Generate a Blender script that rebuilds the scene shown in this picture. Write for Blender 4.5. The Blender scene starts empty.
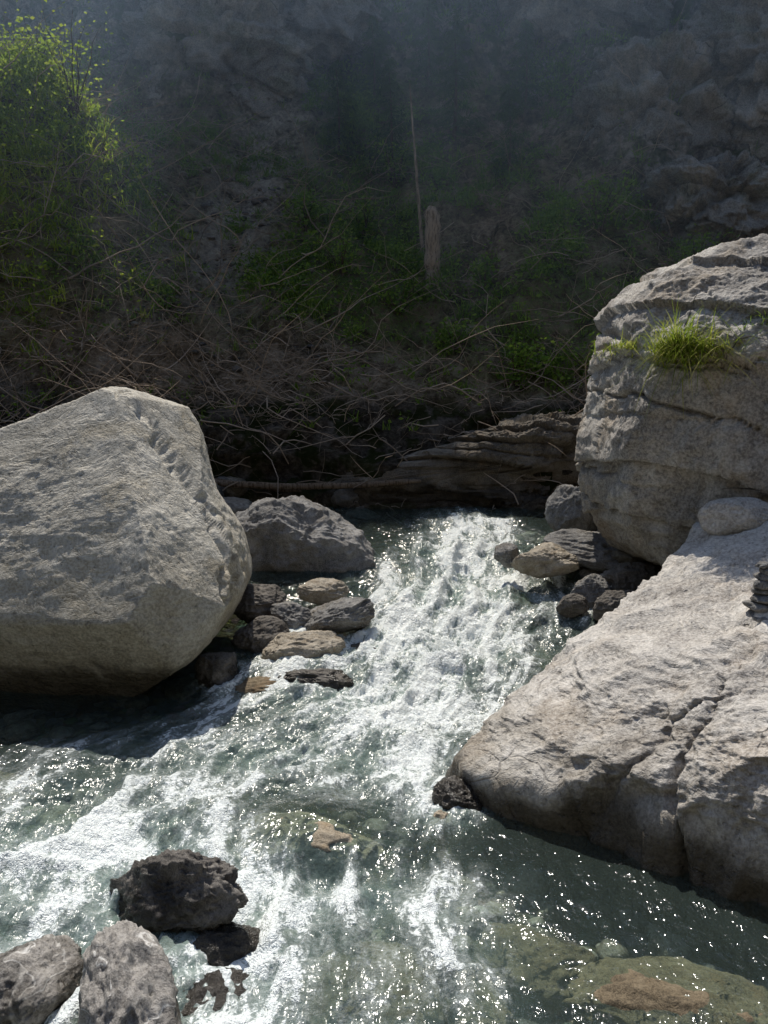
import bpy, bmesh, math, numpy as np
from mathutils import Vector
rng = np.random.default_rng(7)
sc = bpy.context.scene

# ------------------------------------------------------------------ noise
_perm = rng.permutation(256)
_val = rng.random(256) * 2 - 1
def vn(p):
    i = np.floor(p).astype(np.int64); f = p - i
    u = f * f * f * (f * (f * 6 - 15) + 10)
    def h(a, b, c):
        return _val[_perm[(_perm[(_perm[(i[:, 0] + a) & 255] + i[:, 1] + b) & 255] + i[:, 2] + c) & 255]]
    x, y, z = u[:, 0], u[:, 1], u[:, 2]
    def lx(b, c):
        return h(0, b, c) * (1 - x) + h(1, b, c) * x
    a = lx(0, 0) * (1 - y) + lx(1, 0) * y
    b = lx(0, 1) * (1 - y) + lx(1, 1) * y
    return a * (1 - z) + b * z
def fbm(p, oct=5, gain=.5, ridge=False):
    p = np.asarray(p, float); t = np.zeros(len(p)); a = 1.; s = 0.
    for o in range(oct):
        n = vn(p + o * 17.3)
        t += a * ((1 - 2 * np.abs(n)) if ridge else n); s += a
        a *= gain; p = p * 2.03
    return t / s
def ss(a, b, x):
    t = np.clip((x - a) / (b - a), 0, 1); return t * t * (3 - 2 * t)
def P3(x, y, z=None):
    return np.stack([x, y, np.zeros_like(x) if z is None else z], 1)

# ------------------------------------------------------------------ mesh helper
def mk(name, V, F, mat, smooth=True, attrs=None, vattrs=None, recenter=True, parent=None):
    V = np.asarray(V, np.float32); F = np.asarray(F, np.int32)
    c = V.mean(0) if recenter else np.zeros(3)
    me = bpy.data.meshes.new(name)
    me.vertices.add(len(V)); me.vertices.foreach_set('co', (V - c).astype(np.float32).ravel())
    k = F.shape[1]
    me.loops.add(F.size); me.loops.foreach_set('vertex_index', F.ravel())
    me.polygons.add(len(F)); me.polygons.foreach_set('loop_start', np.arange(0, F.size, k, dtype=np.int32))
    me.update(calc_edges=True)
    me.polygons.foreach_set('use_smooth', np.full(len(F), smooth))
    for n, a in (attrs or {}).items():
        at = me.attributes.new(n, 'FLOAT', 'POINT'); at.data.foreach_set('value', np.asarray(a, np.float32))
    for n, a in (vattrs or {}).items():
        at = me.attributes.new(n, 'FLOAT_VECTOR', 'POINT'); at.data.foreach_set('vector', np.asarray(a, np.float32).ravel())
    me.materials.append(mat)
    ob = bpy.data.objects.new(name, me); ob.location = Vector(c.tolist())
    sc.collection.objects.link(ob)
    if parent: ob.parent = parent
    return ob

# ------------------------------------------------------------------ node helper
class NT:
    def __init__(s, name):
        s.m = bpy.data.materials.new(name); s.m.use_nodes = True
        s.t = s.m.node_tree; s.t.nodes.clear()
        s.out = s.t.nodes.new('ShaderNodeOutputMaterial')
    def n(s, typ, ins=None, **kw):
        nd = s.t.nodes.new(typ)
        for k, v in kw.items(): setattr(nd, k, v)
        for k, v in (ins or {}).items(): s.set(nd, k, v)
        return nd
    def set(s, nd, k, v):
        if isinstance(v, bpy.types.NodeSocket): s.t.links.new(v, nd.inputs[k])
        else: nd.inputs[k].default_value = v
    def math(s, op, a, b=0., c=None, clamp=False):
        d = {0: a, 1: b}
        if c is not None: d[2] = c
        return s.n('ShaderNodeMath', d, operation=op, use_clamp=clamp).outputs[0]
    def noise(s, vec, scale, detail=4, rough=.55, dist=0.):
        return s.n('ShaderNodeTexNoise', {'Vector': vec, 'Scale': scale, 'Detail': detail, 'Roughness': rough, 'Distortion': dist}).outputs['Fac']
    def ramp(s, f, pts):
        nd = s.n('ShaderNodeValToRGB', {'Fac': f}); cr = nd.color_ramp
        while len(cr.elements) < len(pts): cr.elements.new(.5)
        for e, (p, c) in zip(cr.elements, pts):
            e.position = p; e.color = (c, c, c, 1) if isinstance(c, (int, float)) else (*c, 1)
        return nd.outputs['Color']
    def mix(s, f, a, b, blend='MIX'):
        nd = s.n('ShaderNodeMix', data_type='RGBA', blend_type=blend)
        s.set(nd, 0, f)
        for k, v in ((6, a), (7, b)):
            s.set(nd, k, v if isinstance(v, bpy.types.NodeSocket) else (*v, 1))
        return nd.outputs[2]
    def mr(s, v, a, b, c=0., d=1., smooth=True):
        return s.n('ShaderNodeMapRange', {'Value': v, 'From Min': a, 'From Max': b, 'To Min': c, 'To Max': d},
                   interpolation_type='SMOOTHSTEP' if smooth else 'LINEAR').outputs['Result']
    def surf(s, sh): s.t.links.new(sh, s.out.inputs['Surface'])

def rock_mat(name, dark, mid, light, wet=None, scale=1., tint=None, crack=.6, scratch=0., vein=0., bump=1., dark_to=None):
    m = NT(name)
    tc = m.n('ShaderNodeTexCoord').outputs['Object']
    warp = m.n('ShaderNodeTexNoise', {'Vector': tc, 'Scale': 1.7 * scale, 'Detail': 3}).outputs['Color']
    wv = m.n('ShaderNodeVectorMath', {0: tc, 1: m.n('ShaderNodeVectorMath', {0: warp, 'Scale': .45}, operation='SCALE').outputs[0]}, operation='ADD').outputs[0]
    big = m.noise(tc, 1.3 * scale, 6, .62, .6)
    medn = m.noise(wv, 7 * scale, 6, .7)
    fine = m.noise(tc, 55 * scale, 4, .75)
    col = m.ramp(m.math('ADD', m.math('MULTIPLY', big, .6), m.math('MULTIPLY', medn, .4)),
                 [(.36, dark), (.48, mid), (.62, light)])
    if tint: col = m.mix(m.mr(m.noise(wv, 2.2 * scale, 4, .6), .5, .68, 0, .75), col, tint)
    col = m.mix(m.mr(fine, .38, .62, .0, 1.), m.mix(1., col, (.72, .72, .72), 'MULTIPLY'), m.mix(.35, col, light))
    pitm = m.mr(m.noise(tc, 22 * scale, 3, .7), .30, .42, 1, 0)
    col = m.mix(m.math('MULTIPLY', pitm, .45), col, tuple(c * .35 for c in dark))
    h = m.math('ADD', m.math('MULTIPLY', medn, 1.1), m.math('MULTIPLY', fine, .16))
    h = m.math('ADD', h, m.math('MULTIPLY', pitm, -.14))
    if crack:
        vor = m.n('ShaderNodeTexVoronoi', {'Vector': wv, 'Scale': 1.5 * scale}, feature='DISTANCE_TO_EDGE').outputs['Distance']
        ck = m.mr(vor, 0., .010, 1, 0)
        gate = m.mr(big, .50, .60)
        ck = m.math('MULTIPLY', m.math('MULTIPLY', ck, gate), crack)
        col = m.mix(ck, col, tuple(c * .35 for c in dark))
        h = m.math('ADD', h, m.math('MULTIPLY', ck, -.35))
    if scratch:
        for rot in ((.3, .9, .5), (1.1, .2, -.6)):
            mp = m.n('ShaderNodeMapping', {'Vector': wv, 'Rotation': rot, 'Scale': (2.2, 34, 34)}).outputs[0]
            sn = m.mr(m.noise(mp, 1., 2, .5), .60, .68)
            col = m.mix(m.math('MULTIPLY', sn, .3 * scratch), col, light)
            h = m.math('ADD', h, m.math('MULTIPLY', sn, -.10))
    if vein:
        mp = m.n('ShaderNodeMapping', {'Vector': wv, 'Rotation': (.4, .9, .9), 'Scale': (1., 1., 5.)}).outputs[0]
        vv = m.n('ShaderNodeTexVoronoi', {'Vector': mp, 'Scale': 1.6}, feature='DISTANCE_TO_EDGE').outputs['Distance']
        col = m.mix(m.mr(vv, .0, .05, vein, 0), col, (.66, .64, .6))
    rough = .82
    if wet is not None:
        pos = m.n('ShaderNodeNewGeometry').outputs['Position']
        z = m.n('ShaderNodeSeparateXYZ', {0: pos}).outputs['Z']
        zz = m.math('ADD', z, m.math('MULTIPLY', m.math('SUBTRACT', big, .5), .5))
        if dark_to:
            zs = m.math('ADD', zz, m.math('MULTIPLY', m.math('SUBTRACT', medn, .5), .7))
            col = m.mix(m.mr(zs, wet, dark_to, .75, 0, False), col, m.mix(1., col, (.50, .46, .38), 'MULTIPLY'))  # rock colour gets darker towards the bottom, fading out upward
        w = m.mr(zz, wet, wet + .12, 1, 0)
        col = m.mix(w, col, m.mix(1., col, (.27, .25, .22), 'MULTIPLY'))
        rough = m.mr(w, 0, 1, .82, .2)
    bp = m.n('ShaderNodeBump', {'Height': h, 'Strength': .9 * bump, 'Distance': .035 / scale})
    b = m.n('ShaderNodeBsdfPrincipled', {'Base Color': col, 'Roughness': rough, 'Normal': bp.outputs[0], 'Specular IOR Level': .35})
    m.surf(b.outputs[0]); return m.m

def leaf_mat(name, pts, trans=.35):
    m = NT(name)
    a = m.n('ShaderNodeAttribute', attribute_name='rnd').outputs['Fac']
    pos = m.n('ShaderNodeNewGeometry').outputs['Position']
    v = m.math('ADD', m.math('MULTIPLY', a, .6), m.math('MULTIPLY', m.noise(pos, 1.3, 1), .5))
    col = m.ramp(v, pts)
    d = m.n('ShaderNodeBsdfDiffuse', {'Color': col})
    t = m.n('ShaderNodeBsdfTranslucent', {'Color': m.mix(.4, col, (.35, .5, .05), 'MIX')})
    mx = m.n('ShaderNodeMixShader', {0: trans, 1: d.outputs[0], 2: t.outputs[0]})
    m.surf(mx.outputs[0]); return m.m

def wood_mat(name, a, b, bump=True):
    m = NT(name)
    tc = m.n('ShaderNodeTexCoord').outputs['Object']
    at = m.n('ShaderNodeAttribute', attribute_name='rnd').outputs['Fac']
    n1 = m.noise(tc, 9, 3)
    col = m.mix(m.math('MULTIPLY', m.math('ADD', at, n1), .55, clamp=True), a, b)
    s = m.n('ShaderNodeBsdfDiffuse', {'Color': col})
    if bump:
        mp = m.n('ShaderNodeMapping', {'Vector': tc, 'Scale': (40, 40, 6)}).outputs[0]
        bn = m.noise(mp, 1, 4)
        m.set(s, 'Normal', m.n('ShaderNodeBump', {'Height': bn, 'Strength': 1., 'Distance': .03}).outputs[0])
        m.set(s, 'Color', m.mix(m.mr(bn, .35, .55), m.mix(1., col, (.45, .43, .4), 'MULTIPLY'), col))
    m.surf(s.outputs[0]); return m.m

# ------------------------------------------------------------------ water level / flow
_wy = [-20, 4.5, 5.1, 6.2, 7.2, 8.0, 8.6, 40]; _wz = [0, 0, .08, .32, .52, .64, .68, .68]
def W(y):
    return (np.interp(y - .2, _wy, _wz) + np.interp(y, _wy, _wz) + np.interp(y + .2, _wy, _wz)) / 3
def xc(y): return np.interp(y, [0, 2.3, 3.2, 4.2, 5, 6, 7.5, 9], [-.9, -.6, -.6, -.4, .1, .55, .8, .9])

# ------------------------------------------------------------------ rocks
_ico = {}
def ico(s):
    if s not in _ico:
        bm = bmesh.new(); bmesh.ops.create_icosphere(bm, subdivisions=s, radius=1)
        V = np.array([v.co[:] for v in bm.verts]); F = np.array([[v.index for v in f.verts] for f in bm.faces]); bm.free()
        _ico[s] = (V, F)
    return _ico[s]
def nrm(v):
    v = np.asarray(v, float); return v / np.linalg.norm(v)
def rough_rock(P, c, amps, seed, cracks=(), strata=None):
    d = P - c; d /= np.linalg.norm(d, axis=1)[:, None] + 1e-9
    s = seed * 7.13
    disp = amps[0] * fbm(P * 1.3 + s, 3) + amps[1] * fbm(P * 4 + s, 5, .55, True) + amps[2] * fbm(P * 17 + s, 4, .6)
    for n, q, w, a in cracks:
        n = nrm(n); sd = (P - np.array(q)) @ n + .16 * fbm(P * 1.6 + s + 4, 5, .55)
        ww = w * (1 + .9 * fbm(P * 2.3 + 9 + s, 3)); g = np.clip(.55 + 1.7 * fbm(P * 1.1 + 3 * s, 2), 0.05, 1)
        disp -= a * g * np.exp(-(sd / ww) ** 2)
    if strata:
        n, f, a = strata; n = nrm(n)
        t = (P @ n + .1 * fbm(P * 1.2 + s, 4)) * f; fr = t - np.floor(t)
        k = _val[(np.floor(t).astype(int) * 37) & 255]
        disp += a * (fr ** 3 * -1.0 + .6 * k)
    return P + d * disp[:, None]
def boulder(name, poly, axis, c, half, mat, cuts=(), e=.62, amps=(.06, .035, .01), seed=1, sub=8, cracks=(), strata=None, facets=10):
    U, F = ico(sub); c = np.array(c, float)
    if axis == 'XZ': a, b, h = U[:, 0], U[:, 2], U[:, 1]; o = np.array([c[0], c[2]])
    else: a, b, h = U[:, 0], U[:, 1], U[:, 2]; o = np.array([c[0], c[1]])
    pg = np.array(poly, float); pts = []
    for i in range(len(pg)):
        for t in np.linspace(0, 1, 60, endpoint=False): pts.append(pg[i] * (1 - t) + pg[(i + 1) % len(pg)] * t)
    pts = np.array(pts) - o
    th = np.arctan2(pts[:, 1], pts[:, 0]); rr = np.hypot(pts[:, 0], pts[:, 1]); k = np.argsort(th)
    g = np.linspace(-math.pi, math.pi, 720, endpoint=False)
    R = np.interp(g, th[k], rr[k], period=2 * math.pi)
    R = sum(np.roll(R, j) for j in range(-6, 7)) / 13
    r = np.hypot(a, b); Rt = np.interp(np.arctan2(b, a), g, R, period=2 * math.pi)
    q = (r ** e) * Rt / np.maximum(r, 1e-6); hh = np.sign(h) * np.abs(h) ** e
    hv = np.where(hh > 0, half[1], half[0]) * hh
    if axis == 'XZ': P = np.stack([c[0] + a * q, c[1] + hv, c[2] + b * q], 1)
    else: P = np.stack([c[0] + a * q, c[1] + b * q, c[2] + hv], 1)
    for n, pt in cuts:
        n = nrm(n); s = (P - np.array(pt)) @ n
        P -= n * (np.maximum(s, 0) * .95)[:, None]
    rg = np.random.default_rng(seed)
    for i in range(facets):
        n = rg.normal(size=3); n /= np.linalg.norm(n); s = (P - c) @ n
        m = np.quantile(s, .985) * .93; P -= n * (np.maximum(s - m, 0) * .8)[:, None]
    P = rough_rock(P, c, amps, seed, cracks, strata)
    return mk(name, P, F, mat)
def rock_geo(c, r, seed, sub=5, rot=0., tilt=0., facets=12, amp=1., flat=.8):
    U, F = ico(sub); rg = np.random.default_rng(seed)
    P = U.copy()
    for i in range(facets):
        n = rg.normal(size=3); n /= np.linalg.norm(n); s = P @ n; m = rg.uniform(.62, .9)
        P -= n * (np.maximum(s - m, 0) * flat)[:, None]
    d = P / np.linalg.norm(P, axis=1)[:, None]
    P = P + d * (amp * (.16 * fbm(P * 1.4 + seed * 3.1, 3) + .09 * fbm(P * 4 + seed, 4, .55, True) + (.03 * fbm(P * 14 + seed, 3) if sub > 4 else 0)))[:, None]
    P = P * np.array(r)
    ct, st = math.cos(tilt), math.sin(tilt)
    P = P @ np.array([[ct, 0, st], [0, 1, 0], [-st, 0, ct]])
    cr, sr = math.cos(rot), math.sin(rot)
    P = P @ np.array([[cr, sr, 0], [-sr, cr, 0], [0, 0, 1]])
    return P + np.array(c), F

M_left = rock_mat('limestone_pale', (.29, .27, .22), (.48, .45, .38), (.67, .64, .56), wet=.16, scale=1., tint=(.40, .34, .23), scratch=1., crack=.2, dark_to=1.2)
M_slab = rock_mat('limestone_grey_warm', (.24, .215, .19), (.46, .43, .39), (.68, .65, .60), wet=.10, tint=(.37, .31, .245), crack=.4, dark_to=.5)
M_up = rock_mat('limestone_grey', (.10, .09, .08), (.27, .25, .225), (.54, .515, .47), wet=.55, tint=(.31, .245, .17), crack=.9, dark_to=1.5)
M_dark = rock_mat('slate_grey', (.05, .05, .05), (.14, .138, .135), (.33, .325, .315), wet=None, scale=2., tint=(.16, .135, .10), crack=0)
M_darkwet = rock_mat('slate_wet', (.03, .026, .022), (.085, .075, .065), (.24, .22, .195), wet=.08, scale=3., crack=0)
M_tan = rock_mat('stone_tan', (.18, .145, .10), (.33, .27, .19), (.50, .43, .33), wet=None, scale=3., tint=(.30, .21, .11), crack=0)
M_sub = rock_mat('stone_submerged', (.06, .045, .028), (.15, .112, .066), (.27, .215, .14), wet=None, scale=3., tint=(.17, .10, .045), crack=0)
M_tanhi = rock_mat('stone_tan_upper', (.14, .12, .09), (.32, .28, .22), (.52, .47, .39), wet=None, scale=3., tint=(.28, .21, .13), crack=0)
M_vein = rock_mat('stone_veined', (.12, .11, .10), (.27, .25, .225), (.50, .47, .43), wet=.0, scale=2.5, vein=.9, crack=0)
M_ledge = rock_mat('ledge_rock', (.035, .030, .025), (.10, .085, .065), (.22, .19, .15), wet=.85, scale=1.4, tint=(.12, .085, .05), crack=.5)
M_cliff = rock_mat('cliff_rock', (.05, .048, .044), (.15, .14, .125), (.34, .325, .295), scale=.7, tint=(.06, .08, .03), crack=.9)

boulder('boulder', [(-3.9, .4), (-3.75, 1.1), (-3.3, 1.5), (-2.54, 1.74), (-1.95, 1.97), (-1.52, 2.0), (-1.34, 1.72), (-1.25, 1.24), (-1.04, .92), (-1.0, .62), (-1.16, .32), (-1.55, 0.05), (-3, -.3)],
        'XZ', (-2.15, 5.35, .8), (1.05, 1.1), M_left,
        cuts=[((-.14, -.80, .58), (-1.9, 4.78, .9)), ((.66, -.44, .60), (-1.36, 5.05, 1.12)), ((.25, .0, .97), (-1.9, 5.5, 1.95)), ((-.1, -1, -.55), (-1.9, 4.56, .6))],
        e=.5, amps=(.05, .013, .006), seed=3, facets=3,
        cracks=[((.8, -.1, .55), (-1.08, 4.8, .75), .012, .04)])
boulder('boulder', [(1.74, 2.35), (1.76, 2.55), (2.0, 2.75), (2.38, 2.93), (2.9, 3.10), (3.7, 3.3), (4.6, 2.9), (4.9, 2.0), (4.6, .9), (3.4, .3), (2.9, .5), (2.1, .62), (1.85, .75), (1.68, 1.0), (1.62, 1.3), (1.64, 1.65), (1.68, 2.05)],
        'XZ', (2.95, 6.15, 1.7), (1.05, 1.2), M_up,
        cuts=[((-.2, -.6, .8), (2.3, 5.75, 2.78)), ((-.45, -.88, .05), (1.9, 5.3, 1.6)), ((.1, -.86, -.5), (2.4, 5.2, .95))],
        e=.5, amps=(.06, .045, .016), seed=5, facets=5,
        cracks=[((.12, -.1, 1), (2.2, 5.3, 2.22), .03, .13), ((.35, 0, .94), (2.3, 5.2, 1.72), .014, .09), ((-.3, 0, .95), (2.6, 5.2, 1.35), .014, .09), ((.9, 0, .35), (2.55, 5.2, 1.6), .012, .07), ((.25, 0, .95), (2.6, 5.2, 2.02), .014, .08), ((.2, 0, .95), (2.6, 5.2, 1.1), .014, .07)],
        strata=((.22, .1, 1), 2.6, .05))
boulder('boulder', [(.36, 3.86), (.62, 3.5), (1.1, 3.05), (1.5, 2.72), (2.3, 2.45), (3.6, 2.6), (4.2, 4), (3.7, 5.3), (2.5, 5.5), (1.85, 5.2), (1.2, 4.75), (.65, 4.3)],
        'XY', (2.2, 3.95, .15), (.7, 1.15), M_slab,
        cuts=[((-.402, -.178, 1), (1.4, 3.6, .51)), ((-.50, -.64, .58), (1.1, 3.15, .24)), ((-.75, .6, .45), (1.1, 4.55, .3))],
        e=.42, amps=(.15, .065, .015), seed=9, facets=4,
        cracks=[((.75, -.6, .1), (1.62, 3.55, .5), .014, .06), ((.5, .8, 0), (1.7, 4.0, .5), .010, .045), ((-.2, 1, 0), (1.4, 3.4, .4), .010, .04)])
boulder('boulder', [(-1.7, .35), (-1.45, .70), (-1.15, .92), (-.85, .98), (-.5, .84), (-.2, .66), (.0, .48), (.0, .3), (-1.6, .2)],
        'XZ', (-.85, 7.1, .42), (.42, .7), M_dark, cuts=[((.3, -.5, .8), (-.75, 6.85, .84))], e=.7, amps=(.08, .07, .02), seed=12, sub=7, facets=8)
boulder('rock_ledge', [(-1.4, .55), (-1.2, .95), (-.4, 1.05), (.4, 1.2), (1.1, 1.42), (1.9, 1.65), (3.0, 1.85), (4.2, 1.9), (4.3, .5)],
        'XZ', (1.7, 9.15, 1.05), (.5, .5), M_ledge, e=.45, amps=(.10, .08, .03), seed=15, facets=2,
        cracks=[((1, 0, .2), (.9, 8.8, 1), .03, .12), ((1, 0, -.3), (2., 8.8, 1), .03, .12)], strata=((.10, .25, 1), 7.5, .10))
for nm, cx, cy, cz, w, h, sd in [('rock_outcrop', -3.1, 15.9, 8.0, 1.5, 1.5, 31), ('rock_outcrop', -1.3, 16.9, 9.2, 1.1, 1.1, 32), ('rock_outcrop', 4.6, 14.2, 6.3, 1.3, 1.2, 33), ('rock_outcrop', 6.5, 14.0, 7.2, 1.5, 1.9, 34), ('rock_outcrop', 5.0, 12.6, 4.6, 1.0, .7, 35), ('rock_outcrop', 3.6, 16.6, 9.2, 1.3, 1.0, 36)]:
    boulder(nm, [(cx - w, cz - h), (cx - w * .9, cz + .3 * h), (cx - .4 * w, cz + .8 * h), (cx + .2 * w, cz + h), (cx + .8 * w, cz + .6 * h), (cx + w, cz - .3 * h), (cx + .8 * w, cz - h)],
            'XZ', (cx, cy, cz), (.9, 1.2), M_cliff, e=.6, amps=(.5, .22, .06), seed=sd, sub=7, facets=9, cracks=[((.8, .1, .5), (cx, cy - .8, cz), .06, .25), ((-.5, .1, .8), (cx, cy - .8, cz + .2), .06, .2)], strata=((.2, .2, 1), 1.8, .16))

rocks = []
def rock(name, c, r, mat, seed, foam=True, **k):
    P, F = rock_geo(c, r, seed, sub=k.pop('sub', 6), **k)
    if foam: rocks.append((c[0], c[1], (r[0] + r[1]) / 2))
    return mk(name, P, F, mat)
rock('river_rock', (-.80, 2.80, .04), (.36, .14, .19), M_darkwet, 21, tilt=.40, rot=-.5, amp=1.6, flat=.95)
rock('river_rock', (-.56, 2.60, -.05), (.17, .13, .12), M_darkwet, 61)
rock('river_rock', (-.55, 2.36, -.07), (.19, .15, .12), M_darkwet, 62, rot=.4)
rock('river_rock', (-.80, 2.24, .02), (.17, .30, .25), M_vein, 33, rot=.5, tilt=.2, flat=.95)
rock('river_rock', (-1.17, 2.42, -.02), (.18, .19, .14), M_vein, 26, rot=-.3)
rock('river_rock', (-.36, 3.34, -.10), (.42, .20, .16), M_tan, 27, rot=-.15, foam=False)
rock('river_rock', (-.02, 2.46, -.17), (.42, .30, .16), M_sub, 28, foam=False)
rock('river_rock', (1.0, 2.36, -.11), (.42, .24, .16), M_sub, 29, rot=-.2, foam=False)
rock('river_rock', (.55, 2.75, -.21), (.26, .2, .12), M_sub, 52, foam=False)
rock('river_rock', (-1.4, 4.3, -.17), (.3, .2, .12), M_sub, 53, foam=False)
rock('river_rock', (-2.1, 3.9, -.15), (.3, .2, .12), M_sub, 54, foam=False)
rock('river_rock', (.36, 3.62, .0), (.13, .13, .12), M_darkwet, 30)
rock('river_rock', (.27, 3.48, -.05), (.10, .09, .09), M_tan, 31)
rock('river_rock', (-.34, 5.72, .31), (.31, .20, .13), M_dark, 32, tilt=.25, rot=-.3)
rock('river_rock', (-.58, 5.40, .18), (.28, .18, .14), M_tanhi, 24, rot=.1)
rock('river_rock', (-.46, 6.1, .40), (.20, .14, .10), M_tanhi, 34)
rock('river_rock', (-1.0, 5.95, .36), (.24, .19, .15), M_darkwet, 35)
rock('river_rock', (-.88, 5.55, .20), (.22, .16, .15), M_darkwet, 36, rot=.6)
rock('river_rock', (-.72, 5.80, .28), (.19, .14, .11), M_dark, 46, rot=-.5)
rock('river_rock', (-.48, 5.06, .04), (.27, .15, .11), M_darkwet, 37)
rock('river_rock', (-1.10, 5.1, .12), (.16, .16, .14), M_darkwet, 38)
rock('river_rock', (-.85, 5.0, .0), (.30, .16, .11), M_sub, 39)
rock('river_rock', (-.68, 5.2, .06), (.14, .1, .09), M_darkwet, 49)
rock('river_rock', (-.14, 5.45, .12), (.13, .1, .07), M_darkwet, 50)
rock('river_rock', (1.33, 6.4, .58), (.27, .18, .14), M_tanhi, 40)
rock('river_rock', (1.03, 6.55, .60), (.12, .11, .10), M_dark, 41)
rock('river_rock', (1.78, 7.4, .85), (.24, .22, .30), M_dark, 42, flat=.95)
rock('river_rock', (1.76, 6.75, .58), (.5, .3, .17), M_dark, 43, tilt=-.1)
rock('river_rock', (1.62, 6.1, .40), (.17, .14, .14), M_dark, 44)
rock('river_rock', (1.42, 5.9, .34), (.13, .11, .10), M_darkwet, 45)
rock('river_rock', (1.75, 5.75, .36), (.20, .16, .16), M_darkwet, 47)
rock('river_rock', (1.95, 6.15, .48), (.24, .2, .17), M_darkwet, 48)
rocks_foam = list(rocks)
P, F = rock_geo((2.24, 5.0, 1.17), (.24, .17, .13), 51, sub=6, facets=3, amp=.5); mk('round_stone', P, F, M_slab)
emp = bpy.data.objects.new('stone_cairn', None); emp.location = (0, 0, 0); sc.collection.objects.link(emp)
zz = .77
for i in range(9):
    h = .028 - .0014 * i
    P, F = rock_geo((1.93 + .014 * math.sin(i * 2.1), 3.95 + .01 * math.cos(i * 3), zz + h), (.10 - .008 * i, .09 - .006 * i, h * 1.15), 60 + i, sub=4, rot=i)
    mk('flat_stone_%d' % (i + 1), P, F, M_dark, parent=emp); zz += h * 1.7

# ------------------------------------------------------------------ terrain
xs = np.concatenate([np.arange(-30, -11, .4), np.arange(-11, 11, .06), np.arange(11, 30.1, .4)])
ys = np.concatenate([np.arange(-20, 1, .35), np.arange(1, 20.9, .058), np.arange(20.9, 36, .4)])
X, Y = np.meshgrid(xs, ys); nx, ny = len(xs), len(ys); X = X.ravel(); Y = Y.ravel()
hb = W(Y) - .27 + .10 * fbm(P3(X * .9, Y * .9), 4) + .03 * fbm(P3(X * 5, Y * 5), 3)
xl = np.interp(Y, [-5, 2, 5.5, 6.6, 8.6], [-4, -4, -3.6, -1.6, -1.2]); xr = np.interp(Y, [-5, 2.8, 4.5, 5.4, 7, 8.6], [3.4, 3.4, 2.6, 1.7, 1.45, 1.9])
bank = ss(0, .7, xl - X + .25 * fbm(P3(X, Y + 5), 3)) + ss(0, .7, X - xr + .25 * fbm(P3(X, Y + 9), 3))
hb += .42 * bank + .25 * np.maximum(0, xl - X - .5) + .3 * np.maximum(0, X - xr - .6)
hb = np.where(Y < 1.6, np.maximum(hb, -.3 + .55 * ss(1.6, .6, Y)), hb)
hb += np.where(Y < -2, .9 * (-2 - Y), 0)  # unseen slope behind the camera, added to darken the fill light
n1 = fbm(P3(X * .35, Y * .35), 5, .55); n2 = fbm(P3(X * 1.6, Y * 1.6, Y * 0 + 3), 5, .6)
hy = np.interp(Y, [8.5, 8.75, 9.15, 9.7, 16.0, 17.2, 20.4, 21.5, 36], [.35, .75, 1.35, 1.85, 7.3, 9.2, 19.9, 20.6, 22])  # upper cliff, out of view, is made tall to shade the slope below
slope_m = ss(9.3, 10.5, Y)
hh = hy + slope_m * (.75 * n1 + .28 * n2 + .07 * fbm(P3(X * 7, Y * 7), 3)) + (1 - slope_m) * .12 * n2
hh += slope_m * ss(15.5, 17, Y) * .8 * fbm(P3(X * .8, Y * .8, Y * 0 + 8), 4, .6, True)
hh += 2.0 * np.exp(-((X + 5.3) / 1.6) ** 2 - ((Y - 11.9) / 1.2) ** 2) + .5 * ss(-2, -8, X) * ss(9, 11, Y)
hh -= 3.4 * ss(-4.9, -6.1, X) * ss(18.8, 20.2, Y)  # unseen notch cut into the crest so sun reaches the left spur
gully = np.exp(-((X + 2.3 - .1 * (Y - 12)) / .8) ** 2) * ss(10, 12, Y); hh -= .35 * gully
outc = ss(2.6, 4.2, X) * ss(12.3, 13.4, Y); hh += outc * (1.1 * ss(12.4, 13.6, Y) + .3 * fbm(P3(X * 1.5, Y * 2, Y * 0 + 2), 4, .6, True))
outl = np.exp(-((X + 3.4) / 1.9) ** 2) * ss(14.6, 15.3, Y); hh += outl * (1.0 + .4 * fbm(P3(X * 1.5, Y * 2, Y * 0 + 5), 4, .6, True))
T = ss(8.45, 8.75, Y)
Z = hb * (1 - T) + hh * T
steep = np.clip(ss(8.5, 8.8, Y) * (1 - ss(9.5, 10, Y)) + ss(15.8, 17, Y) * (1 - ss(20.5, 21, Y)) * 1.6 + outc * .9 + outl, 0, 1.6)
t = Z * 5 + 1.2 * fbm(P3(X * .7, Z * .7), 3); led = (t - np.floor(t)); kk = _val[(np.floor(t).astype(int) * 31) & 255]
Yd = Y + steep * (.35 * fbm(P3(X * 1.1, Z * 2.0, Y * .3), 5, .6) - .10 * led + .12 * kk)
TV = np.stack([X, Yd, Z], 1)
ii = np.arange(nx * ny).reshape(ny, nx)
TF = np.stack([ii[:-1, :-1].ravel(), ii[:-1, 1:].ravel(), ii[1:, 1:].ravel(), ii[1:, :-1].ravel()], 1)
rockm = np.clip(steep + .9 * ss(.25, .5, n2 + .3 * n1) * ss(14, 16, Y), 0, 1)
greenm = np.clip(np.exp(-((X + .4 + .05 * (Y - 12)) / 1.3) ** 2) * ss(10.4, 11.5, Y) + .6 * np.exp(-((X - 2.2) / 1.6) ** 2 - ((Y - 10.5) / .8) ** 2) + ss(.0, .4, n1) * .5 * ss(9.6, 10.3, Y), 0, 1) * (1 - .8 * rockm) * (1 - gully * .8)

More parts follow.
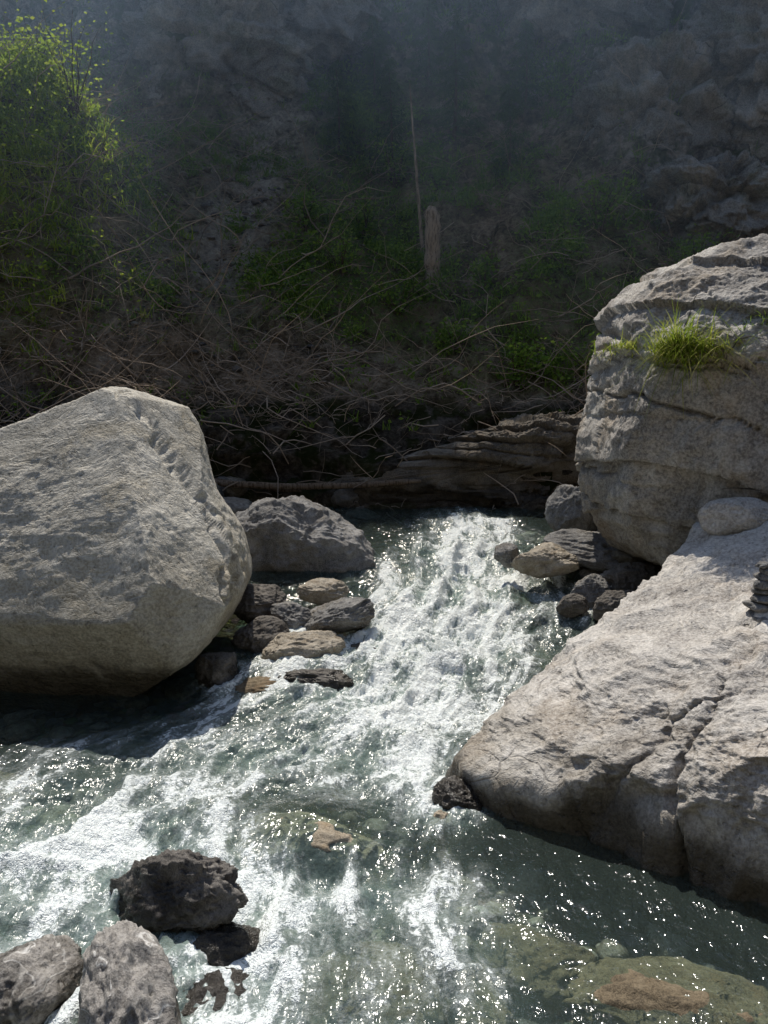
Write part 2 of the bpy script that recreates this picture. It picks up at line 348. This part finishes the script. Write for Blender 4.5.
m = NT('hillside_ground')
pos = m.n('ShaderNodeNewGeometry').outputs['Position']
ra = m.n('ShaderNodeAttribute', attribute_name='rockm').outputs['Fac']
ga = m.n('ShaderNodeAttribute', attribute_name='greenm').outputs['Fac']
gu = m.n('ShaderNodeAttribute', attribute_name='gully').outputs['Fac']
ba = m.n('ShaderNodeAttribute', attribute_name='bed').outputs['Fac']
n_a = m.noise(pos, 2.2, 6, .7); n_b = m.noise(pos, 13, 6, .75); n_c = m.noise(pos, 45, 3, .7)
soil = m.ramp(m.math('ADD', m.math('MULTIPLY', n_a, .5), m.math('MULTIPLY', n_b, .5)), [(.38, (.04, .030, .019)), (.47, (.13, .10, .067)), (.55, (.28, .225, .165)), (.64, (.46, .40, .32))])
gravel = m.ramp(n_b, [(.35, (.18, .165, .145)), (.5, (.36, .335, .30)), (.66, (.58, .55, .50))])
col = m.mix(m.math('MULTIPLY', gu, m.mr(n_a, .35, .55)), soil, gravel)
gcol = m.ramp(n_c, [(.3, (.03, .05, .014)), (.55, (.09, .15, .03)), (.75, (.15, .23, .05))])
col = m.mix(m.math('MULTIPLY', ga, m.mr(n_b, .42, .55)), col, gcol)
rcol = m.ramp(m.math('ADD', m.math('MULTIPLY', m.noise(pos, 1.1, 6, .7), .6), m.math('MULTIPLY', n_b, .4)), [(.42, (.035, .033, .029)), (.50, (.14, .13, .115)), (.60, (.38, .36, .33))])
rcol = m.mix(m.mr(m.noise(pos, 3.1, 3), .48, .58, 0, .85), rcol, (.04, .065, .015))
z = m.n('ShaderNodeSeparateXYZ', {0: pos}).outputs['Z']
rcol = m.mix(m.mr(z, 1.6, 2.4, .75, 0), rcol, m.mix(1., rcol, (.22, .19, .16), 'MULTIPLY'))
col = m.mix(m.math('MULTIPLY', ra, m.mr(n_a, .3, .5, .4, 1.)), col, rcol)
bedc = m.n('ShaderNodeTexVoronoi', {'Vector': pos, 'Scale': 11., 'Randomness': 1.})
bcol = m.mix(m.mr(bedc.outputs['Distance'], .3, .6, 0, .8), m.mix(.75, bedc.outputs['Color'], (.22, .18, .11)), (.04, .035, .025))
bcol = m.mix(.55, bcol, (.18, .15, .085))
col = m.mix(ba, col, bcol)
hsum = m.math('ADD', m.math('MULTIPLY', n_a, 1.2), m.math('ADD', m.math('MULTIPLY', n_b, .7), m.math('MULTIPLY', n_c, .25)))
bp = m.n('ShaderNodeBump', {'Height': hsum, 'Strength': 1., 'Distance': .14})
m.surf(m.n('ShaderNodeBsdfDiffuse', {'Color': col, 'Roughness': .5, 'Normal': bp.outputs[0]}).outputs[0])
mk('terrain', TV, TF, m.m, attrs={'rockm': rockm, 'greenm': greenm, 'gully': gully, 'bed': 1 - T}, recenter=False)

# ------------------------------------------------------------------ cobbles on bed and banks
def scatter_rocks(name, N, fx, fy, size, mat, lift, seed, sub=3):
    rg = np.random.default_rng(seed); U, F = ico(sub); Vs, Fs, A = [], [], []; b = 0
    protos = [rock_geo((0, 0, 0), (1, 1, 1), 100 + i, sub=sub, facets=6)[0] for i in range(12)]
    for i in range(N):
        x, y = fx(rg), fy(rg); z = np.interp(y, ys, Z.reshape(ny, nx)[:, np.argmin(abs(xs - x))])
        s = size(rg); p = protos[i % 12] * s * np.array([rg.uniform(.8, 1.3), rg.uniform(.7, 1.1), rg.uniform(.45, .75)])
        a = rg.uniform(0, 6.28); ca, sa = math.cos(a), math.sin(a)
        p = p @ np.array([[ca, sa, 0], [-sa, ca, 0], [0, 0, 1]]) + np.array([x, y, z + lift * s])
        Vs.append(p); Fs.append(F + b); A.append(np.full(len(p), rg.random())); b += len(p)
    return mk(name, np.concatenate(Vs), np.concatenate(Fs), mat, attrs={'rnd': np.concatenate(A)}, recenter=False)
def cobmat(name, k):
    m = NT(name)
    a = m.n('ShaderNodeAttribute', attribute_name='rnd').outputs['Fac']; pos = m.n('ShaderNodeNewGeometry').outputs['Position']
    col = m.ramp(a, [(p, tuple(v * k for v in c)) for p, c in [(.0, (.07, .07, .07)), (.3, (.16, .15, .14)), (.6, (.26, .22, .15)), (.85, (.34, .31, .26)), (1., (.48, .46, .42))]])
    nn = m.noise(pos, 26, 4, .7)
    col = m.mix(m.mr(nn, .35, .65), m.mix(1., col, (.45, .42, .4), 'MULTIPLY'), col)
    bp = m.n('ShaderNodeBump', {'Height': nn, 'Strength': .7, 'Distance': .02})
    m.surf(m.n('ShaderNodeBsdfPrincipled', {'Base Color': col, 'Roughness': .5, 'Normal': bp.outputs[0]}).outputs[0])
    return m.m
M_cob = cobmat('cobble_stone', .85); M_cobd = cobmat('cobble_stone_dark', .5)
scatter_rocks('riverbed_cobbles', 1500, lambda r: r.uniform(-3.8, 2.8), lambda r: r.uniform(1.7, 5.6), lambda r: .03 + .09 * r.random() ** 2.5, M_cob, .15, 1)
scatter_rocks('bank_cobbles', 420, lambda r: r.uniform(-3.6, -.2), lambda r: r.uniform(6.5, 8.8), lambda r: .04 + .16 * r.random() ** 2.5, M_cobd, .2, 2, 4)
scatter_rocks('shore_cobbles', 260, lambda r: r.uniform(1.3, 3.4), lambda r: r.uniform(5.3, 8.8), lambda r: .04 + .14 * r.random() ** 2.2, M_cobd, .25, 3, 4)
scatter_rocks('hillside_scree', 500, lambda r: -2.2 + r.normal() * .8, lambda r: r.uniform(10, 15.5), lambda r: .015 + .07 * r.random() ** 5, M_cobd, .1, 4)

# ------------------------------------------------------------------ water
wx = np.arange(-5.2, 4.4, .0135); wy = np.concatenate([np.arange(-3, 1.9, .06), np.arange(1.9, 9.1, .0125)])
X2, Y2 = np.meshgrid(wx, wy); sh = X2.shape; x = X2.ravel(); y = Y2.ravel()
D = np.zeros_like(x)
for bx, by, sx, sy, a in [(.85, 7.9, .45, .6, .6), (.7, 7.0, .55, .6, .84), (.55, 6.2, .68, .6, .92), (.4, 5.4, .74, .5, .92), (-.05, 4.75, .80, .43, .84), (-.6, 4.1, 1.0, .42, .63),
                          (-1.5, 3.25, .88, .57, .72), (-.9, 3.05, .55, .4, .58), (-.2, 2.92, .45, .22, .62), (.12, 3.9, .32, .6, .53), (-.25, 2.45, .45, .33, .50), (-1.6, 2.5, .68, .42, .58), (.32, 2.6, .22, .4, .44), (-.5, 2.0, .9, .3, .45)]:
    D = 1 - (1 - D) * (1 - a * np.exp(-((x - bx) / sx) ** 2 - ((y - by) / sy) ** 2))
D *= 1 - .92 * np.exp(-((x - 1.3) / .76) ** 2 - ((y - 2.7) / .85) ** 2)
D *= 1 - .38 * np.exp(-((x + .34) / .42) ** 2 - ((y - 3.4) / .22) ** 2)
D *= 1 - .25 * np.exp(-((x - .0) / .38) ** 2 - ((y - 2.45) / .26) ** 2)
for rx, ry, r in rocks_foam:
    d = np.hypot(x - rx, y - ry)
    D = 1 - (1 - D) * (1 - .35 * np.exp(-((d - r * 1.05) / .07) ** 2) * (.3 + .7 * np.clip(D * 3, 0, 1)))
q = x - xc(y)
fl = P3(q * 2.6 + .5 * fbm(P3(x * 1.1, y * 1.1), 3), y * 1.1)
turb = fbm(fl * 1.3, 5, .55, True)
t2 = fbm(P3(x * 6, y * 5) + .8 * P3(turb, turb), 4, .55, True)
t3 = fbm(P3(x * 19, y * 17), 4, .6)
z = W(y) + (.008 + .13 * D) * turb + (.005 + .045 * D) * t2 + (.003 + .016 * D) * t3
z += .07 * np.exp(-((x - .6) / .7) ** 2 - ((y - 6.1) / 1.2) ** 2) * np.sin(6.5 * y + 2.5 * fbm(P3(x * 1.3, y * 1.3), 3))
z += .008 * fbm(P3(x * 3, y * 2.5), 4) - .04 * D
for bx, by, sx, sy, a in [(-.36, 3.38, .36, .2, .065), (-.02, 2.5, .33, .24, .035), (1.0, 2.4, .3, .16, .01), (.1, 4.3, .3, .15, .07), (-.3, 3.05, .3, .08, -.05), (-.9, 3.5, .3, .12, .06), (-.2, 4.7, .25, .1, .06), (.3, 5.15, .5, .1, .06), (-1.1, 3.0, .5, .1, .05)]:
    z += a * np.exp(-((x - bx) / sx) ** 2 - ((y - by) / sy) ** 2)
st = fbm(fl * 2.2 + 5, 5, .6) * 1.3 + .5 * turb + .3 * t2
ii = np.arange(x.size).reshape(sh)
WF = np.stack([ii[:-1, :-1].ravel(), ii[:-1, 1:].ravel(), ii[1:, 1:].ravel(), ii[1:, :-1].ravel()], 1)
m = NT('stream_water')
pos = m.n('ShaderNodeNewGeometry').outputs['Position']
Dn = m.n('ShaderNodeAttribute', attribute_name='foam').outputs['Fac']
Sn = m.n('ShaderNodeAttribute', attribute_name='streak').outputs['Fac']
flv = m.n('ShaderNodeAttribute', attribute_name='flow').outputs['Vector']
f1 = m.noise(flv, 7, 5, .7, .9); f2 = m.noise(pos, 42, 3, .75, .4)
v = m.math('ADD', m.math('MULTIPLY', m.math('SUBTRACT', f1, .5), 2.6), m.math('MULTIPLY', m.math('SUBTRACT', f2, .5), 1.7))
v = m.math('ADD', v, m.math('MULTIPLY', Sn, .8))
v = m.math('ADD', v, m.math('MULTIPLY', m.math('SUBTRACT', Dn, .66), 1.35))
foam = m.mr(v, -.04, .36)
veil = m.mr(v, -.6, .15, 0, .23)
foam = m.math('MULTIPLY', m.math('MAXIMUM', foam, veil), m.mr(Dn, .06, .3))
wh = m.math('ADD', m.math('MULTIPLY', m.noise(flv, 6, 4, .6, .5), 1.), m.math('MULTIPLY', m.noise(pos, 26, 2, .5), .22))
wb = m.n('ShaderNodeBump', {'Height': wh, 'Strength': 1., 'Distance': .045})
fb = m.n('ShaderNodeBump', {'Height': m.math('ADD', m.math('MULTIPLY', v, .5), m.math('MULTIPLY', f2, .5)), 'Strength': .8, 'Distance': .03})
tr = m.n('ShaderNodeBsdfTransparent', {'Color': (.77, .87, .82, 1)})
body = m.n('ShaderNodeBsdfDiffuse', {'Color': (.24, .335, .30, 1), 'Normal': wb.outputs[0]})
mx1 = m.n('ShaderNodeMixShader', {0: m.math('ADD', .07, m.math('MULTIPLY', m.math('POWER', Dn, 1.4), .6)), 1: tr.outputs[0], 2: body.outputs[0]})
gl = m.n('ShaderNodeBsdfGlossy', {'Color': (1, 1, 1, 1), 'Roughness': m.mr(Dn, .1, .6, .09, .24), 'Normal': wb.outputs[0]})
fr = m.n('ShaderNodeFresnel', {'IOR': 1.33, 'Normal': wb.outputs[0]})
mx2 = m.n('ShaderNodeMixShader', {0: fr.outputs[0], 1: mx1.outputs[0], 2: gl.outputs[0]})
fo = m.n('ShaderNodeBsdfPrincipled', {'Base Color': (.86, .91, .90, 1), 'Roughness': .35, 'Normal': fb.outputs[0]})
mx3 = m.n('ShaderNodeMixShader', {0: m.math('MULTIPLY', foam, .95), 1: mx2.outputs[0], 2: fo.outputs[0]})
m.surf(mx3.outputs[0])
mk('stream_water', np.stack([x, y, z], 1), WF, m.m, attrs={'foam': D, 'streak': st}, vattrs={'flow': P3(q, y * .38)}, recenter=False)

# ------------------------------------------------------------------ vegetation helpers
def blades(base, dirv, L, w, bend, seg=4):
    N = len(base); up = np.array([0, 0, 1.])
    side = np.cross(dirv, up); side /= np.linalg.norm(side, axis=1)[:, None] + 1e-6
    ts = np.linspace(0, 1, seg + 1); V = []
    for t in ts:
        c = base + dirv * (L * t)[:, None] + np.array([0, 0, -1.]) * (bend * L * t * t)[:, None]
        ww = w * (1 - t) ** .7 + .0004
        V += [c - side * ww[:, None], c + side * ww[:, None]]
    V = np.stack(V, 1).reshape(-1, 3); k = 2 * (seg + 1)
    o = np.arange(N)[:, None] * k
    F = np.concatenate([o + np.array([2 * s, 2 * s + 1, 2 * s + 3, 2 * s + 2]) for s in range(seg)], 0)
    return V, F, np.repeat(rng.random(N), k)
def leaves(c, size, flat=.5):
    N = len(c); d = rng.normal(size=(N, 3)); d[:, 2] *= flat; d /= np.linalg.norm(d, axis=1)[:, None]
    u = rng.normal(size=(N, 3)); s = np.cross(d, u); s /= np.linalg.norm(s, axis=1)[:, None]
    S = size[:, None]
    V = np.stack([c, c + d * S * .5 + s * S * .28, c + d * S, c + d * S * .5 - s * S * .28], 1).reshape(-1, 3)
    F = np.arange(4 * N).reshape(-1, 4)
    return V, F, np.repeat(rng.random(N), 4)
def tubes(paths, rads, sides=4):
    N, K, _ = paths.shape; tg = np.gradient(paths, axis=1); tg /= np.linalg.norm(tg, axis=2)[..., None] + 1e-9
    ref = np.where(np.abs(tg[..., 2:3]) > .9, np.array([1., 0, 0]), np.array([0, 0, 1.]))
    a = np.cross(tg, ref); a /= np.linalg.norm(a, axis=2)[..., None]; b = np.cross(tg, a)
    V = np.stack([paths + (a * math.cos(k) + b * math.sin(k)) * rads[..., None] for k in np.arange(sides) * 2 * math.pi / sides], 2)
    V = V.reshape(-1, 3); o = (np.arange(N) * K * sides)[:, None]; Fs = []
    for s in range(K - 1):
        for k in range(sides):
            k2 = (k + 1) % sides; Fs.append(o + np.array([s * sides + k, s * sides + k2, (s + 1) * sides + k2, (s + 1) * sides + k]))
    return V, np.concatenate(Fs, 0), np.repeat(rng.random(N), K * sides)
def join(parts):
    Vs, Fs, As, b = [], [], [], 0
    for V, F, A in parts: Vs.append(V); Fs.append(F + b); As.append(A); b += len(V)
    return np.concatenate(Vs), np.concatenate(Fs), np.concatenate(As)
def pick(weight, N):
    w = np.clip(weight, 0, None) * ((X > -10.5) & (X < 10.5)); w = w / w.sum()
    return TV[rng.choice(len(TV), N, p=w)] + rng.normal(size=(N, 3)) * np.array([.03, .03, 0])

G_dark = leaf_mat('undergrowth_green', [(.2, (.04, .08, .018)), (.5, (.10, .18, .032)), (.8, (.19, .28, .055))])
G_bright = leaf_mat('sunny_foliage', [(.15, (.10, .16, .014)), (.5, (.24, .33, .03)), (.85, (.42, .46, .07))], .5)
G_tuft = leaf_mat('tuft_grass', [(.2, (.09, .13, .015)), (.5, (.22, .27, .035)), (.8, (.46, .40, .15))], .4)
G_spruce = leaf_mat('spruce_needles', [(.2, (.02, .045, .018)), (.5, (.05, .095, .034)), (.8, (.10, .145, .05))], .15)
M_twig = wood_mat('dry_twigs', (.07, .053, .04), (.44, .36, .285), False)
M_bark = wood_mat('bark', (.06, .045, .033), (.20, .155, .115))
M_snag = wood_mat('bleached_wood', (.16, .13, .10), (.40, .33, .26))

onhill = (Y > 9.25) & (Y < 18.5)
clump = ss(.0, .35, fbm(P3(X * 2.3, Y * 2.3, Y * 0 + 6), 4, .6))
c = pick(onhill * (greenm + .06) * (clump + .03) * (1 - .5 * rockm), 4600)
Ls = rng.uniform(.05, .26, len(c))
cc = np.repeat(c, 12, 0) + rng.normal(size=(len(c) * 12, 3)) * np.array([.09, .09, .05]) + np.array([0, 0, 1]) * (np.repeat(Ls, 12) * rng.uniform(0, 1, len(c) * 12))[:, None]
A = leaves(cc, rng.uniform(.025, .075, len(cc)))
gb = pick(onhill * (greenm + .07) * (clump + .05), 3900); gb = np.repeat(gb, 11, 0) + rng.normal(size=(3900 * 11, 3)) * np.array([.04, .04, .0])
dv = rng.normal(size=(len(gb), 3)) * np.array([.55, .55, .2]) + np.array([0, -.25, .9]); dv /= np.linalg.norm(dv, axis=1)[:, None]
B = blades(gb, dv, rng.uniform(.12, .36, len(gb)), rng.uniform(.004, .009, len(gb)), rng.uniform(.2, .7, len(gb)))
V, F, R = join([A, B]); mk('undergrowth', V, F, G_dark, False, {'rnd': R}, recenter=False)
sp = np.exp(-((X + 5.1) / 1.0) ** 2 - ((Y - 11.5) / .8) ** 2)
c = pick(sp * onhill * (clump + .15), 300); cc = np.repeat(c, 26, 0) + rng.normal(size=(300 * 26, 3)) * np.array([.13, .13, .12]) + np.array([0, -.03, .12])
A = leaves(cc, rng.uniform(.035, .075, len(cc)))
gb = np.repeat(pick(sp * onhill, 900), 14, 0) + rng.normal(size=(12600, 3)) * np.array([.05, .05, 0])
dv = rng.normal(size=(len(gb), 3)) * np.array([.5, .5, .2]) + np.array([0, -.3, .8]); dv /= np.linalg.norm(dv, axis=1)[:, None]
B = blades(gb, dv, rng.uniform(.15, .42, len(gb)), rng.uniform(.005, .011, len(gb)), rng.uniform(.3, .8, len(gb)))
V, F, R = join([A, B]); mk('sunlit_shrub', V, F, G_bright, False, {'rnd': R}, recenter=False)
def adopt(o, emp, base): o.parent = emp; o.matrix_parent_inverse.translation = -Vector([float(v) for v in base])
def shrub(name, base, h, nst, spread, mat, seed, nleaf=24, ls=.06):
    rg = np.random.default_rng(seed); K = 7; P = np.zeros((nst, K, 3)); t = np.linspace(0, 1, K)
    for i in range(nst):
        a = rg.uniform(0, 6.28); s = spread * rg.uniform(.2, 1); hh_ = h * rg.uniform(.55, 1)
        P[i] = np.stack([np.cos(a) * s * t ** 1.6, np.sin(a) * s * t ** 1.6, hh_ * t], 1) + rg.normal(size=(K, 3)) * .02 * h + np.array(base)
    rad = np.linspace(.014, .003, K)[None] * np.ones((nst, 1)); emp = bpy.data.objects.new(name, None); emp.location = base; sc.collection.objects.link(emp)
    V, F, R = tubes(P, rad); adopt(mk('stems', V, F, M_bark, attrs={'rnd': R}, recenter=False), emp, base)
    idx = rg.integers(2, K, nst * nleaf); st_ = rg.integers(0, nst, nst * nleaf)
    c = P[st_, idx] + rg.normal(size=(nst * nleaf, 3)) * .09 * h
    V, F, R = leaves(c, rg.uniform(.6, 1.3, len(c)) * ls); adopt(mk('leaves', V, F, mat, False, {'rnd': R}, recenter=False), emp, base)
def ground_z(x_, y_):
    k = np.argmin((TV[:, 0] - x_) ** 2 + (TV[:, 1] - y_) ** 2); return TV[k, 2]
for i, (a, b, h) in enumerate([(-4.3, 11.9, 1.5), (-5.3, 11.4, .5), (-4.9, 12.2, .7), (-6.2, 11.7, .6)]):
    shrub('shrub', (a, b, float(ground_z(a, b)) - .05), h, 14, .5, G_bright, 70 + i, 34, .065)
for i, (a, b, h) in enumerate([(2.6, 9.9, .6), (3.6, 10.3, .7), (1.6, 10.1, .55), (-1.2, 12.6, .7), (-5.2, 9.9, .8), (.2, 14, .8), (3.1, 12, .8), (.2, 11.4, .6), (1.4, 11.6, .6), (-.6, 11.9, .6), (-.3, 13, .7), (-6.5, 10.2, .7), (4.3, 11.4, .7), (.9, 10.6, .5)]):
    shrub('shrub', (a, b, float(ground_z(a, b)) - .05), h, 12, .5, G_dark, 80 + i, 50, .06)

def brush(name, weight, N, L0, L1, r0, lift, mat, seed, K=8, sidebias=1.):
    rg = np.random.default_rng(seed); b = pick(weight, N); t = np.linspace(0, 1, K)
    d = np.stack([rg.choice([-1, 1], N) * rg.uniform(.2, 1, N) * sidebias, rg.uniform(-.6, .6, N), rg.uniform(-.5, .75, N)], 1); d /= np.linalg.norm(d, axis=1)[:, None]
    L = L0 + (L1 - L0) * rg.random(N) ** 2.2
    cv = rg.normal(size=(N, 3)) * .22; cv2 = rg.normal(size=(N, 3)) * .1
    P = b[:, None] + np.array([0, -.10, lift]) * rg.random(N)[:, None, None] + d[:, None] * (L[:, None] * t)[..., None] + cv[:, None] * (L[:, None] * t ** 2)[..., None] + cv2[:, None] * np.sin(t * 7)[None, :, None] * L[:, None, None] * .5
    P += rg.normal(size=P.shape) * .012
    R = (r0 * (.4 + L / L1))[:, None] * (1 - .8 * t)
    main = tubes(P, R)
    M = N * 2; i = rg.integers(0, N, M); k = rg.integers(2, K - 1, M); tt = np.linspace(0, 1, 5)
    dd = d[i] + rg.normal(size=(M, 3)) * .7; dd /= np.linalg.norm(dd, axis=1)[:, None]; l = L[i] * rg.uniform(.15, .4, M)
    P2 = P[i, k][:, None] + dd[:, None] * (l[:, None] * tt)[..., None] + rg.normal(size=(M, 1, 3)) * .15 * (l[:, None] * tt ** 2)[..., None]
    tw = tubes(P2, (R[i, k] * .6)[:, None] * (1 - .75 * tt))
    V, F, A = join([main, tw]); mk(name, V, F, mat, True, {'rnd': A}, recenter=False)
left = ss(0, -2.5, X) * .9 + .12
brush('brushwood', onhill * (Y < 14.5) * left * (1 - gully * .8), 2600, .25, 1.7, .007, .18, M_twig, 1)
brush('bank_brushwood', ((Y > 8.7) & (Y < 10.3)) * (.5 + .5 * ss(3, -1, X)), 1200, .25, 1.4, .007, .2, M_twig, 2)
brush('hill_twigs', onhill * (.3 + ss(.5, 3, X)) * (Y < 14.5), 1000, .2, 1.2, .0055, .25, M_twig, 3)
brush('fallen_branches', onhill * (Y < 12.5) * ss(0, -2.5, X), 18, 1.2, 2.4, .012, .3, M_twig, 4, K=12)

def log(name, p0, p1, r, mat, seed, K=14, sides=12, sag=.05, taper=.75):
    rg = np.random.default_rng(seed); t = np.linspace(0, 1, K); p0 = np.array(p0); p1 = np.array(p1)
    P = p0 + (p1 - p0) * t[:, None]; P[:, 2] -= sag * np.sin(t * 3.14); P += rg.normal(size=P.shape) * r * .10
    R = r * (1 - (1 - taper) * t) * (1 + .06 * rg.normal(size=K)); R[-1] *= .55
    V, F, A = tubes(P[None], R[None], sides); return mk(name, V, F, mat, True, {'rnd': A})
log('fallen_log', (-1.9, 8.65, .95), (.4, 8.6, .98), .04, M_bark, 1)
log('fallen_log', (-3.3, 8.6, 1.25), (-.9, 8.75, .85), .04, M_bark, 3)
gz = float(ground_z(.72, 11.9))
log('tree_snag', (.72, 11.9, gz - .3), (.68, 11.9, gz + .95), .12, M_snag, 6, K=20, sides=16, sag=0, taper=.9)
gz = float(ground_z(.55, 12.6))
log('dead_tree', (.6, 12.6, gz - .1), (.38, 12.7, gz + 2.5), .03, M_snag, 7, sag=0, taper=.35)

def spruce(base, H, seed):
    rg = np.random.default_rng(seed); emp = bpy.data.objects.new('spruce_tree', None); emp.location = base; sc.collection.objects.link(emp)
    b0 = base; base = np.array(base); t = np.linspace(0, 1, 8)
    V, F, R = tubes((base + np.stack([.03 * np.sin(t * 4), 0 * t, H * t], 1))[None], (.035 * H / 2 * (1.02 - t))[None], 8)
    adopt(mk('trunk', V, F, M_bark, attrs={'rnd': R}, recenter=False), emp, b0)
    n = int(H * 55); hs = rg.uniform(.08, .98, n); a = rg.uniform(0, 6.28, n); L = (.30 * H * (1 - hs) ** .8 + .05) * rg.uniform(.55, 1.15, n)
    K = 7; tt = np.linspace(0, 1, K)
    d = np.stack([np.cos(a), np.sin(a), 0 * a], 1)
    P = base + np.array([0, 0, 1]) * (hs * H)[:, None, None] + d[:, None] * (L[:, None] * tt)[..., None] + np.array([0, 0, 1]) * ((-.45 * tt + .3 * tt ** 3)[None, :] * L[:, None])[..., None]
    br = tubes(P, (.006 * (1 - .8 * tt))[None] * np.ones((n, 1)), 4)
    k = rg.random((n, 22)) ; bi = np.repeat(np.arange(n), 22); kk_ = np.clip((k.ravel() ** .7) * (K - 1), 0, K - 1.01); i0 = kk_.astype(int); f = (kk_ - i0)[:, None]
    c = P[bi, i0] * (1 - f) + P[bi, i0 + 1] * f + rg.normal(size=(len(bi), 3)) * .02
    dirs = d[bi] * .6 + np.cross(d[bi], [0, 0, 1]) * rg.choice([-1, 1], len(bi))[:, None] * .8 + np.array([0, 0, -.25]) + rg.normal(size=(len(bi), 3)) * .2
    dirs /= np.linalg.norm(dirs, axis=1)[:, None]
    nd = blades(c, dirs, rg.uniform(.05, .13, len(c)), np.full(len(c), .009), np.full(len(c), .3), 2)
    V, F, R = join([br, nd]); adopt(mk('foliage', V, F, G_spruce, False, {'rnd': R}, recenter=False), emp, b0)
for i, (a, b, h) in enumerate([(.1, 14.2, 2.0), (-.8, 14.6, 1.7), (1.2, 14.6, 2.2), (2.0, 13.6, 1.5), (-.2, 15.8, 1.6), (.8, 15.9, 1.9), (2.5, 15.2, 1.7), (5.6, 14.6, 1.6), (1.6, 16.4, 2.)]):
    spruce((a, b, float(ground_z(a, b)) - .1), h, 200 + i)

# ------------------------------------------------------------------ grass tuft on right boulder
dg = bpy.context.evaluated_depsgraph_get(); dg.update()
def hit(o, d):
    r = sc.ray_cast(dg, Vector(o), Vector(d).normalized()); return np.array(r[1]) if r[0] else None
def tuft(name, x_, z_, N, L, mat, sx=.12, up=.85):
    b = []
    while len(b) < N:
        p = hit((x_ + rng.normal() * sx, 2.0, z_ + rng.normal() * .03), (0, 1, 0))
        b.append(p + np.array([0, .02, 0]) if p is not None and p[1] < 7.5 else b[-1] if b else np.array([x_, 5.6, z_]))
    b = np.array(b); dv = rng.normal(size=(N, 3)) * np.array([.75, .35, .35]) + np.array([0, -.45, up]); dv /= np.linalg.norm(dv, axis=1)[:, None]
    V, F, R = blades(b, dv, rng.uniform(.4, 1.25, N) * L, rng.uniform(.0022, .0042, N), rng.uniform(.15, .95, N), 6)
    mk(name, V, F, mat, False, {'rnd': R})
tuft('grass_tuft', 1.95, 2.19, 520, .42, G_tuft, .05, 1.0)
tuft('grass_tuft', 2.05, 2.20, 300, .34, G_tuft, .10, .5)
tuft('grass_tuft', 1.72, 2.25, 160, .20, G_tuft, .03)
tuft('grass_tuft', 2.65, 2.40, 420, .16, G_dark, .16)

# ------------------------------------------------------------------ mist in the gorge
m = NT('mist_air')
vs = m.n('ShaderNodeVolumeScatter', {'Color': (.47, .68, 1., 1), 'Density': .025, 'Anisotropy': .65})
m.t.links.new(vs.outputs[0], m.out.inputs['Volume'])
bm = bmesh.new(); bmesh.ops.create_cube(bm, size=1); me = bpy.data.meshes.new('mist'); bm.to_mesh(me); bm.free()
ob = bpy.data.objects.new('mist', me); ob.scale = (30, 7.5, 11.5); ob.location = (0, 9.5 + 3.75, 6.5); me.materials.append(m.m); sc.collection.objects.link(ob)

# ------------------------------------------------------------------ light
el, az = math.radians(58), math.radians(-14)
s = Vector((math.sin(az) * math.cos(el), math.cos(az) * math.cos(el), math.sin(el)))
L = bpy.data.lights.new('sun', 'SUN'); L.energy = 5.; L.angle = math.radians(.5); L.color = (1, .95, .87)
lo = bpy.data.objects.new('sun', L); lo.rotation_euler = s.to_track_quat('Z', 'Y').to_euler(); lo.location = (-5, 20, 30); sc.collection.objects.link(lo)
w = bpy.data.worlds.new('World'); sc.world = w; w.use_nodes = True; nt = w.node_tree
sk = nt.nodes.new('ShaderNodeTexSky'); sk.sky_type = 'NISHITA'; sk.sun_disc = False; sk.sun_elevation = el; sk.sun_rotation = az
nt.links.new(sk.outputs[0], nt.nodes['Background'].inputs[0]); nt.nodes['Background'].inputs[1].default_value = .13

cam = bpy.data.cameras.new('camera'); cam.sensor_fit = 'VERTICAL'; cam.sensor_height = 36; cam.lens = 28.125; cam.clip_end = 300; cam.clip_start = .05
co = bpy.data.objects.new('camera', cam); co.location = (0, 0, 2.0); co.rotation_euler = (math.radians(81), 0, 0); sc.collection.objects.link(co); sc.camera = co
sc.view_settings.view_transform = 'Standard'; sc.view_settings.look = 'None'; sc.view_settings.exposure = 0
